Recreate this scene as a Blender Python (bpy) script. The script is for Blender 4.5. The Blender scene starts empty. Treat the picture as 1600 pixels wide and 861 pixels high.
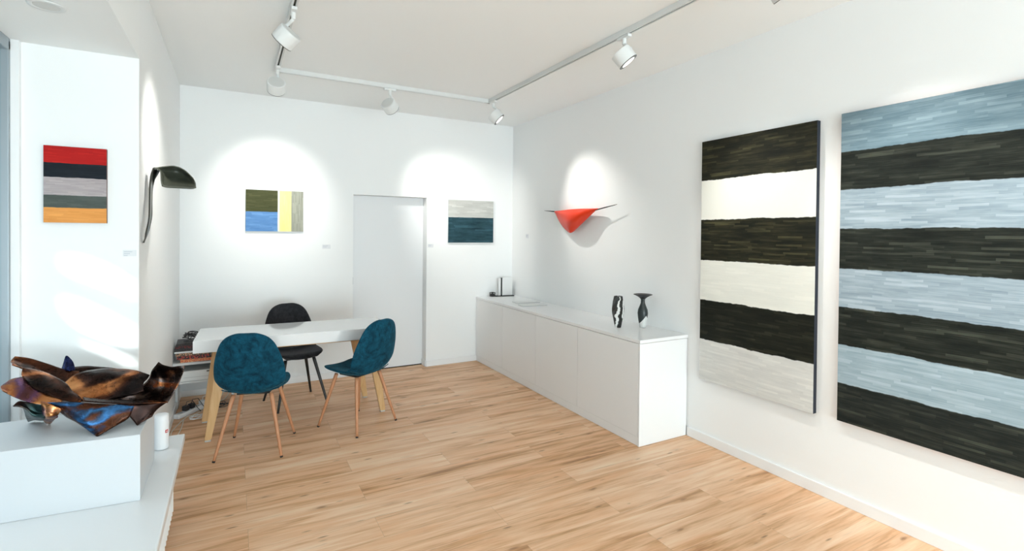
import bpy, bmesh, math, random
from mathutils import Vector, Matrix, noise
S = bpy.context.scene
COL = S.collection
R = math.radians
PI = math.pi

# ------------------------------------------------------------------ camera
CAM_H, YAW, PITCH, ROLL, F_PX, CY = 1.6007, 28.9566, -0.6143, 0.5166, 787.04, 374.05
_y, _p, _r = R(YAW), R(PITCH), R(ROLL)
FW = Vector((math.sin(_y)*math.cos(_p), math.cos(_y)*math.cos(_p), math.sin(_p)))
RT = Vector((math.cos(_y), -math.sin(_y), 0)); UP = RT.cross(FW)
RT, UP = math.cos(_r)*RT + math.sin(_r)*UP, -math.sin(_r)*RT + math.cos(_r)*UP
EYE = Vector((0, 0, CAM_H))
cd = bpy.data.cameras.new('camera')
cd.sensor_fit = 'HORIZONTAL'; cd.sensor_width = 36
cd.lens = 36*F_PX/1600
cd.shift_y = (CY-430.5)/1600
cd.clip_start = .05
cam = bpy.data.objects.new('camera', cd); COL.objects.link(cam)
M = Matrix((RT, UP, -FW)).transposed().to_4x4(); M.translation = EYE
cam.matrix_world = M
S.camera = cam

# ------------------------------------------------------------------ world, sun, daylight, exposure
S.view_settings.view_transform = 'Standard'
S.view_settings.look = 'None'
S.view_settings.gamma = 1
S.view_settings.use_curve_mapping = False
S.view_settings.exposure = 0.84
W = bpy.data.worlds.new('world'); S.world = W; W.use_nodes = True
bg = W.node_tree.nodes['Background']
bg.inputs[0].default_value = (.88, .94, 1.0, 1); bg.inputs[1].default_value = 1.25

SUN_D = Vector((.72, .60, -.288)).normalized()
sd = bpy.data.lights.new('sun', 'SUN'); sd.energy = 6.5; sd.angle = R(.6); sd.color = (1, .97, .93)
sun = bpy.data.objects.new('sun', sd); COL.objects.link(sun)
sun.rotation_euler = SUN_D.to_track_quat('-Z', 'Y').to_euler(); sun.location = (-6, -6, 5)

def area(name, loc, direction, sx, sy, e, col):
    l = bpy.data.lights.new(name, 'AREA'); l.shape = 'RECTANGLE'; l.size = sx; l.size_y = sy; l.energy = e; l.color = col
    o = bpy.data.objects.new(name, l); COL.objects.link(o); o.location = loc
    o.rotation_euler = Vector(direction).to_track_quat('-Z', 'Y').to_euler()
    return o
area('daylight_shop_front', (1.35, -4.9, .7), (.08, 1, 1.05), 3.6, 2.2, 275, (.92, .965, 1))
for nm, lc, dr, sx_, sy_ in (('window_portal', (-1.03, 1.07, 1.5), (1, 0, 0), 4.55, 2.05), ('shop_front_portal', (1.15, -4.15, 1.48), (0, 1, 0), 3.8, 2.86)):
    area(nm, lc, dr, sx_, sy_, 1, (1, 1, 1)).data.cycles.is_portal = True
SPOT_E = 50

# ------------------------------------------------------------------ measures of the room
XL, XR, YB, H = -.4508, 3.1943, 5.7699, 3.0
NY, NH, XW = 3.3985, 2.5365, -.941          # niche end wall, niche ceiling, window line
LX, LZ = -.238, .448                         # window ledge edge and height
YF = -4.0

def onY(u, v, y):
    d = FW + RT*((u-800)/F_PX) + UP*((CY-v)/F_PX); return EYE + d*(y/d.y)
def onZ(u, v, z):
    d = FW + RT*((u-800)/F_PX) + UP*((CY-v)/F_PX); return EYE + d*((z-EYE.z)/d.z)
def onX(u, v, x):
    d = FW + RT*((u-800)/F_PX) + UP*((CY-v)/F_PX); return EYE + d*(x/d.x)

# ------------------------------------------------------------------ object helpers
def link(name, me, mats, parent=None, smooth=False):
    if not isinstance(mats, (list, tuple)): mats = [mats]
    for m in mats: me.materials.append(m)
    if smooth:
        for p in me.polygons: p.use_smooth = True
    o = bpy.data.objects.new(name, me); COL.objects.link(o)
    if parent: o.parent = parent
    return o
def obj(name, bm, mats, parent=None, smooth=False):
    me = bpy.data.meshes.new(name); bmesh.ops.recalc_face_normals(bm, faces=bm.faces); bm.to_mesh(me); bm.free()
    return link(name, me, mats, parent, smooth)
def tag(o, label, cat, group=None):
    o['label'] = label; o['category'] = cat
    if group: o['group'] = group
    return o
def thing(name, label, cat, loc=(0, 0, 0), rz=0, group=None):
    o = bpy.data.objects.new(name, None); COL.objects.link(o); o.location = loc; o.rotation_euler = (0, 0, rz)
    return tag(o, label, cat, group)
def struct(name, bm, mats, smooth=False):
    o = obj(name, bm, mats, None, smooth); o['kind'] = 'structure'; return o
def box(bm, x0, x1, y0, y1, z0, z1, bev=0, mi=0, seg=2):
    r = bmesh.ops.create_cube(bm, size=1)
    vs = r['verts']
    for v in vs:
        v.co = Vector(((x0+x1)/2 + v.co.x*(x1-x0), (y0+y1)/2 + v.co.y*(y1-y0), (z0+z1)/2 + v.co.z*(z1-z0)))
    fs = {f for v in vs for f in v.link_faces}
    for f in fs: f.material_index = mi
    if bev:
        es = list({e for v in vs for e in v.link_edges})
        bmesh.ops.bevel(bm, geom=es, offset=bev, segments=seg, affect='EDGES', profile=.5)
    return bm
def prism(bm, pts, z0, z1, bev=0, mi=0):
    lo = [bm.verts.new((p[0], p[1], z0)) for p in pts]; hi = [bm.verts.new((p[0], p[1], z1)) for p in pts]
    fs = [bm.faces.new(lo[::-1]), bm.faces.new(hi)]
    n = len(pts)
    for i in range(n): fs.append(bm.faces.new((lo[i], lo[(i+1) % n], hi[(i+1) % n], hi[i])))
    for f in fs: f.material_index = mi
    if bev:
        es = list({e for f in fs for e in f.edges})
        bmesh.ops.bevel(bm, geom=es, offset=bev, segments=2, affect='EDGES', profile=.5)
def frame_of(d):
    d = d.normalized(); a = Vector((0, 0, 1)) if abs(d.z) < .9 else Vector((1, 0, 0))
    x = a.cross(d).normalized(); return x, d.cross(x)
def tube(bm, pts, rad, seg=8, cap=True):
    """pts list of Vectors, rad float or list"""
    n = len(pts); rs = rad if isinstance(rad, (list, tuple)) else [rad]*n
    rings = []; px = None
    for i, p in enumerate(pts):
        d = (pts[min(i+1, n-1)] - pts[max(i-1, 0)])
        if d.length < 1e-9: d = Vector((0, 0, 1))
        d.normalize()
        if px is None: px, py = frame_of(d)
        else:
            px = (px - d*px.dot(d))
            if px.length < 1e-6: px, _ = frame_of(d)
            px.normalize(); py = d.cross(px)
        rings.append([bm.verts.new(p + rs[i]*(math.cos(2*PI*k/seg)*px + math.sin(2*PI*k/seg)*py)) for k in range(seg)])
    for a, b in zip(rings, rings[1:]):
        for k in range(seg): bm.faces.new((a[k], a[(k+1) % seg], b[(k+1) % seg], b[k]))
    if cap:
        bm.faces.new(rings[0][::-1]); bm.faces.new(rings[-1])
def lathe(bm, prof, seg=40, mat=None, mi=0, cx=0, cy=0):
    rings = []
    for r, z in prof:
        rings.append([bm.verts.new((cx+r*math.cos(2*PI*k/seg), cy+r*math.sin(2*PI*k/seg), z)) for k in range(seg)])
    for a, b in zip(rings, rings[1:]):
        for k in range(seg):
            f = bm.faces.new((a[k], a[(k+1) % seg], b[(k+1) % seg], b[k])); f.material_index = mi
    f = bm.faces.new(rings[0][::-1]); f.material_index = mi
    f = bm.faces.new(rings[-1]); f.material_index = mi
    if mat:
        for ring in rings:
            for v in ring: v.co = mat @ v.co
def cr(p, t):
    """Catmull-Rom through list p at t in 0..1"""
    n = len(p)-1; x = min(max(t, 0), 1)*n; i = min(int(x), n-1); f = x-i
    a, b, c, d = p[max(i-1, 0)], p[i], p[i+1], p[min(i+2, n)]
    if i == 0: a = b*2-c
    if i+2 > n: d = c*2-b
    return .5*((2*b) + (c-a)*f + (2*a-5*b+4*c-d)*f*f + (3*b-3*c+d-a)*f**3)
def sheet(bm, rows, nu=28, nv=12, th=.003, crump=0, seed=0, fs=9):
    """surface through rows of control points, closed with a real thickness"""
    g = []
    for j in range(nv+1):
        line = []
        for i in range(nu+1):
            cols = [cr(r, i/nu) for r in rows]
            p = cr(cols, j/nv)
            line.append(p)
        g.append(line)
    def nrm(j, i):
        a = g[j][min(i+1, nu)]-g[j][max(i-1, 0)]; b = g[min(j+1, nv)][i]-g[max(j-1, 0)][i]
        n = a.cross(b); return n.normalized() if n.length > 1e-9 else Vector((0, -1, 0))
    N = [[nrm(j, i) for i in range(nu+1)] for j in range(nv+1)]
    if crump:
        for j in range(nv+1):
            for i in range(nu+1):
                q = g[j][i]*fs + Vector((seed*3.1, seed, 0))
                g[j][i] = g[j][i] + N[j][i]*crump*(noise.noise(q) + .5*noise.noise(q*2.3))
    A = [[bm.verts.new(g[j][i]+N[j][i]*th/2) for i in range(nu+1)] for j in range(nv+1)]
    B = [[bm.verts.new(g[j][i]-N[j][i]*th/2) for i in range(nu+1)] for j in range(nv+1)]
    for j in range(nv):
        for i in range(nu):
            bm.faces.new((A[j][i], A[j][i+1], A[j+1][i+1], A[j+1][i]))
            bm.faces.new((B[j][i], B[j+1][i], B[j+1][i+1], B[j][i+1]))
    for i in range(nu):
        bm.faces.new((A[0][i], B[0][i], B[0][i+1], A[0][i+1])); bm.faces.new((A[nv][i], A[nv][i+1], B[nv][i+1], B[nv][i]))
    for j in range(nv):
        bm.faces.new((A[j][0], A[j+1][0], B[j+1][0], B[j][0])); bm.faces.new((A[j][nu], B[j][nu], B[j+1][nu], A[j+1][nu]))

# ------------------------------------------------------------------ materials
def mat(name, col, rough=.5, metal=0, **k):
    m = bpy.data.materials.new(name); m.use_nodes = True
    b = m.node_tree.nodes['Principled BSDF']
    b.inputs['Base Color'].default_value = (*col, 1); b.inputs['Roughness'].default_value = rough; b.inputs['Metallic'].default_value = metal
    for kk, v in k.items(): b.inputs[kk.replace('_', ' ')].default_value = v
    return m
class NT:
    def __init__(s, m): s.t = m.node_tree; s.b = s.t.nodes['Principled BSDF']
    def n(s, typ, **k):
        x = s.t.nodes.new(typ)
        for a, b in k.items(): setattr(x, a, b)
        return x
    def l(s, a, b): s.t.links.new(a, b)
    def put(s, sock, v):
        if isinstance(v, bpy.types.NodeSocket): s.l(v, sock)
        elif isinstance(v, (tuple, list)) and len(v) == 3 and sock.type == 'RGBA': sock.default_value = (*v, 1)
        else: sock.default_value = v
    def m(s, op, a, b=0, c=None, clamp=False):
        x = s.n('ShaderNodeMath', operation=op, use_clamp=clamp); s.put(x.inputs[0], a); s.put(x.inputs[1], b)
        if c is not None: s.put(x.inputs[2], c)
        return x.outputs[0]
    def mix(s, f, a, b, bt='MIX'):
        x = s.n('ShaderNodeMix', data_type='RGBA', blend_type=bt)
        s.put(x.inputs[0], f); s.put(x.inputs[6], a); s.put(x.inputs[7], b); return x.outputs[2]
    def noise(s, vec, scale=5, detail=3, rough=.5, dist=0):
        x = s.n('ShaderNodeTexNoise'); x.inputs['Scale'].default_value = scale; x.inputs['Detail'].default_value = detail
        x.inputs['Roughness'].default_value = rough; x.inputs['Distortion'].default_value = dist
        if vec is not None: s.l(vec, x.inputs['Vector'])
        return x.outputs['Fac']
    def comb(s, x, y, z=0):
        c = s.n('ShaderNodeCombineXYZ'); s.put(c.inputs[0], x); s.put(c.inputs[1], y); s.put(c.inputs[2], z); return c.outputs[0]
    def rng(s, v, a, b, c=0, d=1):
        x = s.n('ShaderNodeMapRange'); s.put(x.inputs[0], v)
        for i, q in enumerate((a, b, c, d)): x.inputs[i+1].default_value = q
        return x.outputs[0]
    def ramp(s, f, stops):
        x = s.n('ShaderNodeValToRGB'); e = x.color_ramp.elements
        while len(e) < len(stops): e.new(.5)
        for q, (p, c) in zip(e, stops): q.position = p; q.color = (*c, 1)
        s.l(f, x.inputs[0]); return x.outputs[0]
    def bump(s, h, st=.3, dist=.01):
        x = s.n('ShaderNodeBump'); x.inputs['Strength'].default_value = st; x.inputs['Distance'].default_value = dist
        s.l(h, x.inputs['Height']); s.l(x.outputs[0], s.b.inputs['Normal'])

def plaster(name, col, rough=.85):
    m = mat(name, col, rough); t = NT(m); tc = t.n('ShaderNodeTexCoord')
    a = t.noise(tc.outputs['Object'], 90, 3)
    t.bump(a, .04, .002)
    return m
M_wall = plaster('wall_paint', (.935, .94, .935))
M_ceil = plaster('ceiling_paint', (.95, .955, .945))
M_base = mat('baseboard_paint', (.92, .92, .92), .4)
M_door = mat('door_paint', (.83, .84, .85), .45)
M_gap = mat('dark_gap', (.02, .018, .015), .8)
M_cab = mat('cabinet_lacquer', (.92, .92, .92), .32)
M_ledge = mat('ledge_lacquer', (.84, .845, .85), .3)
M_plinth = mat('plinth_paint', (.70, .72, .74), .5)
M_rad = mat('radiator_enamel', (.84, .84, .83), .35)
M_top = mat('table_gloss', (.88, .88, .88), .08, Coat_Weight=.3)
M_track = mat('track_white', (.76, .77, .76), .45)
M_slot = mat('track_slot', (.10, .095, .075), .6)
M_lamp = mat('lamp_white', (.80, .81, .80), .4)
M_lampdisc = mat('lamp_disc', (.70, .70, .68), .5)
M_ring = mat('lamp_black_ring', (.015, .015, .015), .3)
M_alu = mat('window_aluminium', (.33, .38, .41), .4, .4)
M_black = mat('black_gloss', (.012, .012, .012), .25)
M_blackmat = mat('black_matt', (.02, .02, .022), .5)
M_white = mat('white_paper', (.86, .86, .85), .6)
M_whitepl = mat('white_plastic', (.84, .84, .85), .35)
M_card = mat('label_card', (.80, .81, .83), .6)
M_cardtext = mat('label_print', (.55, .58, .63), .7)
M_red = mat('red_mark', (.55, .02, .02), .4)
M_blackleg = mat('black_leg_metal', (.012, .012, .012), .35)
M_grey = mat('grey_paper_edge', (.55, .56, .56), .6)

def emis(name, col, st):
    m = mat(name, (0, 0, 0), .5); b = m.node_tree.nodes['Principled BSDF']
    b.inputs['Emission Color'].default_value = (*col, 1); b.inputs['Emission Strength'].default_value = st; return m
M_lens = emis('lamp_lens', (1, .98, .93), 1.3)

def glass_mat():
    m = bpy.data.materials.new('window_glass'); m.use_nodes = True; t = m.node_tree; t.nodes.clear()
    o = t.nodes.new('ShaderNodeOutputMaterial'); mx = t.nodes.new('ShaderNodeMixShader')
    a = t.nodes.new('ShaderNodeBsdfTransparent'); a.inputs[0].default_value = (.90, .96, .97, 1)
    g = t.nodes.new('ShaderNodeBsdfGlossy'); g.inputs['Roughness'].default_value = .02
    f = t.nodes.new('ShaderNodeFresnel'); f.inputs[0].default_value = 1.45
    ge = t.nodes.new('ShaderNodeNewGeometry'); mu = t.nodes.new('ShaderNodeMath'); mu.operation = 'MULTIPLY'
    iv = t.nodes.new('ShaderNodeMath'); iv.operation = 'SUBTRACT'; iv.inputs[0].default_value = 1; t.links.new(ge.outputs['Backfacing'], iv.inputs[1])
    t.links.new(f.outputs[0], mu.inputs[0]); t.links.new(iv.outputs[0], mu.inputs[1])
    t.links.new(mu.outputs[0], mx.inputs[0]); t.links.new(a.outputs[0], mx.inputs[1]); t.links.new(g.outputs[0], mx.inputs[2])
    t.links.new(mx.outputs[0], o.inputs[0]); return m
M_glass = glass_mat()

def floor_mat():
    m = mat('oak_planks', (.6, .4, .22), .42); t = NT(m)
    geo = t.n('ShaderNodeNewGeometry'); sp = t.n('ShaderNodeSeparateXYZ'); t.l(geo.outputs['Position'], sp.inputs[0])
    X, Y = sp.outputs[0], sp.outputs[1]
    PW, PL = .2065, 1.255
    ry = t.m('DIVIDE', t.m('SUBTRACT', Y, 2.83-PW*40), PW)
    row = t.m('FLOOR', ry); fy = t.m('FRACT', ry)
    odd = t.m('MODULO', row, 2)
    rx = t.m('ADD', t.m('DIVIDE', t.m('SUBTRACT', X, .073-PL*10), PL), t.m('MULTIPLY', odd, .5))
    pl = t.m('FLOOR', rx); fx = t.m('FRACT', rx)
    wn = t.n('ShaderNodeTexWhiteNoise', noise_dimensions='2D'); t.l(t.comb(pl, row), wn.inputs['Vector'])
    h = wn.outputs['Value']
    sx = t.m('ADD', X, t.m('MULTIPLY', h, 37.0)); sy = t.m('ADD', Y, t.m('MULTIPLY', h, 91.0))
    g1 = t.noise(t.comb(t.m('MULTIPLY', sx, 1.1), t.m('MULTIPLY', sy, 14)), 1, 5, .58, .8)
    g2 = t.noise(t.comb(t.m('MULTIPLY', sx, 5), t.m('MULTIPLY', sy, 110)), 1, 3, .6)
    g3 = t.noise(t.comb(t.m('MULTIPLY', sx, .8), t.m('MULTIPLY', sy, 5)), 1, 2, .5)
    f = t.m('ADD', t.m('MULTIPLY', g1, .62), t.m('ADD', t.m('MULTIPLY', g2, .20), t.m('MULTIPLY', g3, .22)))
    f = t.m('ADD', f, t.m('MULTIPLY', t.m('SUBTRACT', h, .5), .09))
    c = t.ramp(f, [(.34, (.36, .155, .058)), (.42, (.60, .305, .135)), (.50, (.80, .470, .262)), (.58, (.90, .585, .365)), (.68, (.95, .70, .49))])
    # knots and short dark flecks
    vo = t.n('ShaderNodeTexVoronoi'); vo.inputs['Scale'].default_value = 1
    t.l(t.comb(t.m('MULTIPLY', sx, 3.4), t.m('MULTIPLY', sy, 10.5)), vo.inputs['Vector'])
    dist = t.m('ADD', vo.outputs['Distance'], t.m('MULTIPLY', t.noise(t.comb(t.m('MULTIPLY', sx, 20), t.m('MULTIPLY', sy, 90)), 1, 2), .12))
    sc = t.n('ShaderNodeSeparateColor'); t.l(vo.outputs['Color'], sc.inputs[0])
    sel = t.m('GREATER_THAN', sc.outputs[0], .62)
    k = t.m('MULTIPLY', t.rng(dist, .09, .19, 1, 0), sel, clamp=True)
    c = t.mix(t.m('MULTIPLY', k, .85), c, (.15, .062, .022))
    halo = t.m('MULTIPLY', t.rng(dist, .10, .38, .45, 0), sel, clamp=True)
    c = t.mix(halo, c, (.46, .20, .075))
    og = t.noise(t.comb(t.m('MULTIPLY', sx, 1.7), t.m('MULTIPLY', sy, 9)), 1, 2, .5)
    c = t.mix(t.rng(og, .50, .66, 0, .42), c, (.82, .42, .20))
    v2 = t.n('ShaderNodeTexVoronoi'); v2.inputs['Scale'].default_value = 1
    t.l(t.comb(t.m('MULTIPLY', sx, 7), t.m('MULTIPLY', sy, 34)), v2.inputs['Vector'])
    s2 = t.n('ShaderNodeSeparateColor'); t.l(v2.outputs['Color'], s2.inputs[0])
    fk = t.m('MULTIPLY', t.rng(v2.outputs['Distance'], .10, .26, .75, 0), t.m('GREATER_THAN', s2.outputs[0], .90), clamp=True)
    c = t.mix(fk, c, (.22, .10, .04))
    g4 = t.noise(t.comb(t.m('MULTIPLY', sx, 2.2), t.m('MULTIPLY', sy, 60)), 1, 3, .6)
    c = t.mix(t.rng(g4, .60, .72, 0, .45), c, (.40, .19, .08))
    # seams
    ey = t.m('MULTIPLY', t.m('MINIMUM', fy, t.m('SUBTRACT', 1, fy)), PW)
    ex = t.m('MULTIPLY', t.m('MINIMUM', fx, t.m('SUBTRACT', 1, fx)), PL)
    e = t.m('MINIMUM', ey, ex)
    seam = t.rng(e, .0005, .0013, .38, 0)
    c = t.mix(seam, c, (.20, .11, .06))
    t.l(c, t.b.inputs['Base Color'])
    t.l(t.rng(g2, .3, .7, .36, .50), t.b.inputs['Roughness'])
    t.bump(g2, .05, .002)
    return m
M_floor = floor_mat()

def wood_mat(name, c1, c2, rough=.45, axis=2, sc=1):
    m = mat(name, c1, rough); t = NT(m); tc = t.n('ShaderNodeTexCoord'); mp = t.n('ShaderNodeMapping')
    s = [45*sc, 45*sc, 45*sc]; s[axis] = 4*sc; mp.inputs['Scale'].default_value = s
    t.l(tc.outputs['Object'], mp.inputs[0]); f = t.noise(mp.outputs[0], 1, 4, .6, .5)
    t.l(t.mix(t.rng(f, .3, .7), c1, c2), t.b.inputs['Base Color']); return m
M_oak = wood_mat('table_leg_oak', (.80, .53, .27), (.70, .42, .18))
M_chairleg = wood_mat('chair_leg_beech', (.62, .30, .155), (.50, .215, .10))

def velvet(name, dark, light, sheen, tint):
    m = mat(name, dark, .8); t = NT(m); tc = t.n('ShaderNodeTexCoord')
    a = t.noise(tc.outputs['Object'], 9, 5, .68, 1.6); b = t.noise(tc.outputs['Object'], 30, 4, .6, .8)
    f = t.m('ADD', t.m('MULTIPLY', a, .65), t.m('MULTIPLY', b, .35))
    t.l(t.mix(t.rng(f, .36, .62), dark, light), t.b.inputs['Base Color'])
    t.b.inputs['Sheen Weight'].default_value = sheen; t.b.inputs['Sheen Roughness'].default_value = .35
    t.b.inputs['Sheen Tint'].default_value = (*tint, 1); t.b.inputs['Specular IOR Level'].default_value = .15
    t.bump(t.noise(tc.outputs['Object'], 400, 2), .12, .001)
    return m
M_teal = velvet('teal_velvet', (.001, .020, .036), (.007, .088, .150), .22, (.25, .70, .85))
M_char = velvet('charcoal_velvet', (.012, .012, .014), (.035, .036, .040), .30, (.6, .6, .65))

def paint_mat(name, Wd, Hd, bands, wob=.008, vertical=False, special=None, sl=.16, sh=.013):
    """bands: list of (end_fraction, colour_a, colour_b) from the top down; brush strokes run along u"""
    m = mat(name, (.5, .5, .5), .7, Specular_IOR_Level=.22); t = NT(m); uv = t.n('ShaderNodeUVMap'); sp = t.n('ShaderNodeSeparateXYZ'); t.l(uv.outputs[0], sp.inputs[0])
    U, V = sp.outputs[0], sp.outputs[1]
    mu = t.m('MULTIPLY', U, Wd); mv = t.m('MULTIPLY', V, Hd)
    def strokes(a, b, seed=0):
        # jitter each stroke row along its length so strokes end at different places
        row = t.m('FLOOR', t.m('DIVIDE', t.m('ADD', b, t.m('MULTIPLY', t.noise(t.comb(t.m('MULTIPLY', a, 3), t.m('MULTIPLY', b, 3)), 1, 1), sh*1.4)), sh))
        w1 = t.n('ShaderNodeTexWhiteNoise', noise_dimensions='1D'); t.l(t.m('ADD', row, seed), w1.inputs['W'])
        xx = t.m('ADD', t.m('DIVIDE', a, sl), t.m('MULTIPLY', w1.outputs['Value'], 9.7))
        xx = t.m('ADD', xx, t.m('MULTIPLY', t.noise(t.comb(t.m('MULTIPLY', a, 6), row), 1, 1), .8))
        cell = t.m('FLOOR', xx)
        w2 = t.n('ShaderNodeTexWhiteNoise', noise_dimensions='2D'); t.l(t.comb(cell, row), w2.inputs['Vector'])
        st = t.noise(t.comb(t.m('MULTIPLY', a, 7), t.m('MULTIPLY', b, 190)), 1, 4, .65)
        bl = t.noise(t.comb(t.m('MULTIPLY', a, 4), t.m('MULTIPLY', b, 22)), 1, 3, .6)
        w = t.m('POWER', w2.outputs['Value'], 3.0)
        return t.m('ADD', t.m('MULTIPLY', w, .36), t.m('ADD', t.m('MULTIPLY', t.rng(st, .3, .7), .30), t.m('MULTIPLY', t.rng(bl, .3, .7), .34)), clamp=True), st
    fh, st = strokes(mu, mv)
    wv = t.m('ADD', t.m('MULTIPLY', t.m('SUBTRACT', t.noise(t.comb(t.m('MULTIPLY', mu, 3.2), V), 1.0, 4, .6), .5), wob*4),
             t.m('MULTIPLY', t.m('SUBTRACT', t.noise(t.comb(t.m('MULTIPLY', mu, 26), V), 1.0, 2), .5), wob*.9))
    def wobv(seed): return t.m('ADD', V, t.m('MULTIPLY', wv, 1.0))
    Vw = wobv(0)
    c = None
    for i, (e, ca, cb) in enumerate(bands):
        bc = t.mix(t.m('POWER', fh, 2.2) if cb[1] < .12 else fh, ca, cb)
        if c is None: c = bc
        else:
            prev = bands[i-1][0]
            c = t.mix(t.rng(Vw, prev-.0012, prev+.0012), c, bc)
    if special:   # vertical bands from u = e on
        fv, _ = strokes(mv, mu, 50)
        for e, ca, cb in special:
            c = t.mix(t.rng(t.m('ADD', U, t.m('MULTIPLY', wv, .3)), e-.006, e+.006), c, t.mix(fv, ca, cb))
    t.l(c, t.b.inputs['Base Color'])
    t.bump(st, .25, .002)
    return m

# ================================================================== THE ROOM
bm = bmesh.new(); box(bm, XW-.1, XR+.2, YF-.2, YB+.35, -.1, 0); struct('floor', bm, M_floor)
bm = bmesh.new(); box(bm, XL-.10, XR+.2, YF-.2, YB+.35, H, H+.15); struct('ceiling', bm, M_ceil)
# back wall with the recessed door opening
DX0, DX1, DZ, DD = 1.168, 2.0254, 2.0266, .13
bm = bmesh.new()
box(bm, XL-.1, DX0, YB, YB+.3, 0, H); box(bm, DX1, XR+.2, YB, YB+.3, 0, H); box(bm, DX0, DX1, YB, YB+.3, DZ, H)
struct('wall_back', bm, M_wall)
bm = bmesh.new(); box(bm, XR, XR+.2, YF-.2, YB+.3, 0, H); struct('wall_right', bm, M_wall)
# left wall: solid behind the niche, then the beam above the window bay, then the sliver beneath the ledge
bm = bmesh.new()
box(bm, XL-.9, XL, NY, YB+.3, 0, H, .004)
struct('wall_left', bm, M_wall)
bm = bmesh.new(); box(bm, XW-.35, XL, YF-.2, NY, NH, H, 0); struct('ceiling_window_bay', bm, M_ceil)
bm = bmesh.new(); box(bm, XW-.25, XW+.01, YF-.2, NY, 0, LZ-.05); struct('wall_below_window', bm, M_wall)
# front wall behind the camera with the shop window opening
bm = bmesh.new()
box(bm, XW-.35, -.75, YF-.2, YF, 0, H); box(bm, 3.05, XR+.2, YF-.2, YF, 0, H); box(bm, -.75, 3.05, YF-.2, YF, 2.92, H); box(bm, -.75, 3.05, YF-.2, YF, 0, .05)
struct('wall_front', bm, M_wall)

# door leaf, flush in the recess
bm = bmesh.new(); box(bm, DX0+.001, DX1-.001, YB+DD, YB+DD+.04, .006, DZ-.001, .001)
d1 = struct('door_1', bm, M_door)
bm = bmesh.new(); box(bm, DX0+.002, DX0+.045, YB+DD-.008, YB+DD, .01, DZ-.005, .002); o = obj('door_stop', bm, M_door, d1)
bm = bmesh.new(); box(bm, DX0+.0, DX0+.006, YB+.02, YB+.045, 1.02, 1.10, .001); obj('latch_plate', bm, M_alu, d1)
bm = bmesh.new(); box(bm, DX0+.001, DX1-.001, YB+DD-.004, YB+DD+.03, 0, .010); struct('trim_door_gap', bm, M_gap)

# baseboards
BH, BT = .072, .014
def bb(name, *seg):
    bm = bmesh.new()
    for s in seg: box(bm, *s, .003)
    return struct(name, bm, M_base)
bb('baseboard_back', (XL, DX0, YB-BT, YB, 0, BH), (DX1-BT*0, 2.69, YB-BT, YB, 0, BH))
bb('baseboard_door', (DX1-.012, DX1, YB-.0, YB+DD-.006, 0, BH))
bb('baseboard_right', (XR-BT, XR, YF, 2.832, 0, BH))
bb('baseboard_left', (XL, XL+BT, NY+.01, YB-BT, 0, BH))

# window of the bay
WY0 = -1.2
bm = bmesh.new()
box(bm, XW-.075, XW-.02, NY-.05, NY, LZ, NH-.01, .004)
box(bm, XW-.075, XW-.02, WY0, WY0+.06, LZ, NH-.01, .004)
box(bm, XW-.075, XW-.02, WY0, NY, NH-.06, NH, .004)
box(bm, XW-.075, XW-.02, WY0, NY, LZ-.02, LZ+.035, .004)
box(bm, XW-.075, XW-.02, 1.05, 1.11, LZ, NH, .004)
w1 = struct('window_1', bm, M_alu)
bm = bmesh.new(); box(bm, XW-.055, XW-.047, WY0+.05, NY-.04, LZ+.03, NH-.05); obj('glass_pane', bm, M_glass, w1)
bm = bmesh.new(); box(bm, XW-.022, XW+.012, NY-.030, NY, LZ, NH, .002); struct('trim_window', bm, M_base)
bm = bmesh.new(); box(bm, XW-.25, XW-.02, YF-.2, WY0, LZ-.05, NH); struct('wall_window_pier', bm, M_wall)
# shop window behind the camera
bm = bmesh.new()
for x in (-.75, .55, 1.80, 2.98): box(bm, x, x+.07, YF-.12, YF-.06, .05, 2.92, .003)
box(bm, -.75, 3.05, YF-.12, YF-.06, 2.86, 2.92, .003); box(bm, -.75, 3.05, YF-.12, YF-.06, .05, .11, .003)
w2 = struct('window_2', bm, M_alu)
bm = bmesh.new(); box(bm, -.70, 3.0, YF-.094, YF-.086, .10, 2.87); obj('glass_pane', bm, M_glass, w2)

# window ledge running along the bay
bm = bmesh.new(); box(bm, XW+.01, LX, YF, NY, LZ-.042, LZ, .006, 0, 3)
box(bm, XW+.01, XL-.02, YF, NY, 0, LZ-.042)
box(bm, XL-.05, LX, NY-.002, NY+.03, LZ-.042, LZ) if False else None
tr = struct('trim_window_ledge', bm, M_ledge)

# added unseen facade across the yard: its openings are cut to shape the sun patches
def sunback(x, z, X0=-4.6):
    p = Vector((x, NY, z)); k = (X0-x)/SUN_D.x; return p + SUN_D*k
def patch(pts):     # crop pixels -> wall plane
    out = []
    for cx, cy in pts:
        q = onY(cx/3.446, 350+cy/3.446, NY); s = sunback(q.x, q.z); out.append((s.y, s.z))
    return out
holes = [
 [(282, 215), (290, 180), (335, 163), (410, 160), (520, 185), (640, 235), (770, 320), (770, 432), (700, 415), (600, 378), (500, 340), (400, 300), (310, 262)],
 [(355, 345), (450, 362), (560, 395), (690, 445), (680, 462), (560, 430), (440, 392), (360, 362)],
 [(282, 420), (300, 388), (360, 382), (420, 393), (520, 430), (640, 485), (770, 560), (770, 655), (650, 655), (560, 640), (470, 605), (400, 575), (340, 530), (300, 480)],
 [(300, 592), (330, 590), (500, 635), (640, 675), (770, 735), (770, 800), (660, 775), (540, 715), (430, 668), (320, 612)],
]
cu = bpy.data.curves.new('sun_mask', 'CURVE'); cu.dimensions = '2D'; cu.fill_mode = 'BOTH'; cu.extrude = .04
def spl(pts):
    s = cu.splines.new('POLY'); s.points.add(len(pts)-1)
    for p, q in zip(s.points, pts): p.co = (q[0], q[1], 0, 1)
    s.use_cyclic_u = True
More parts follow.
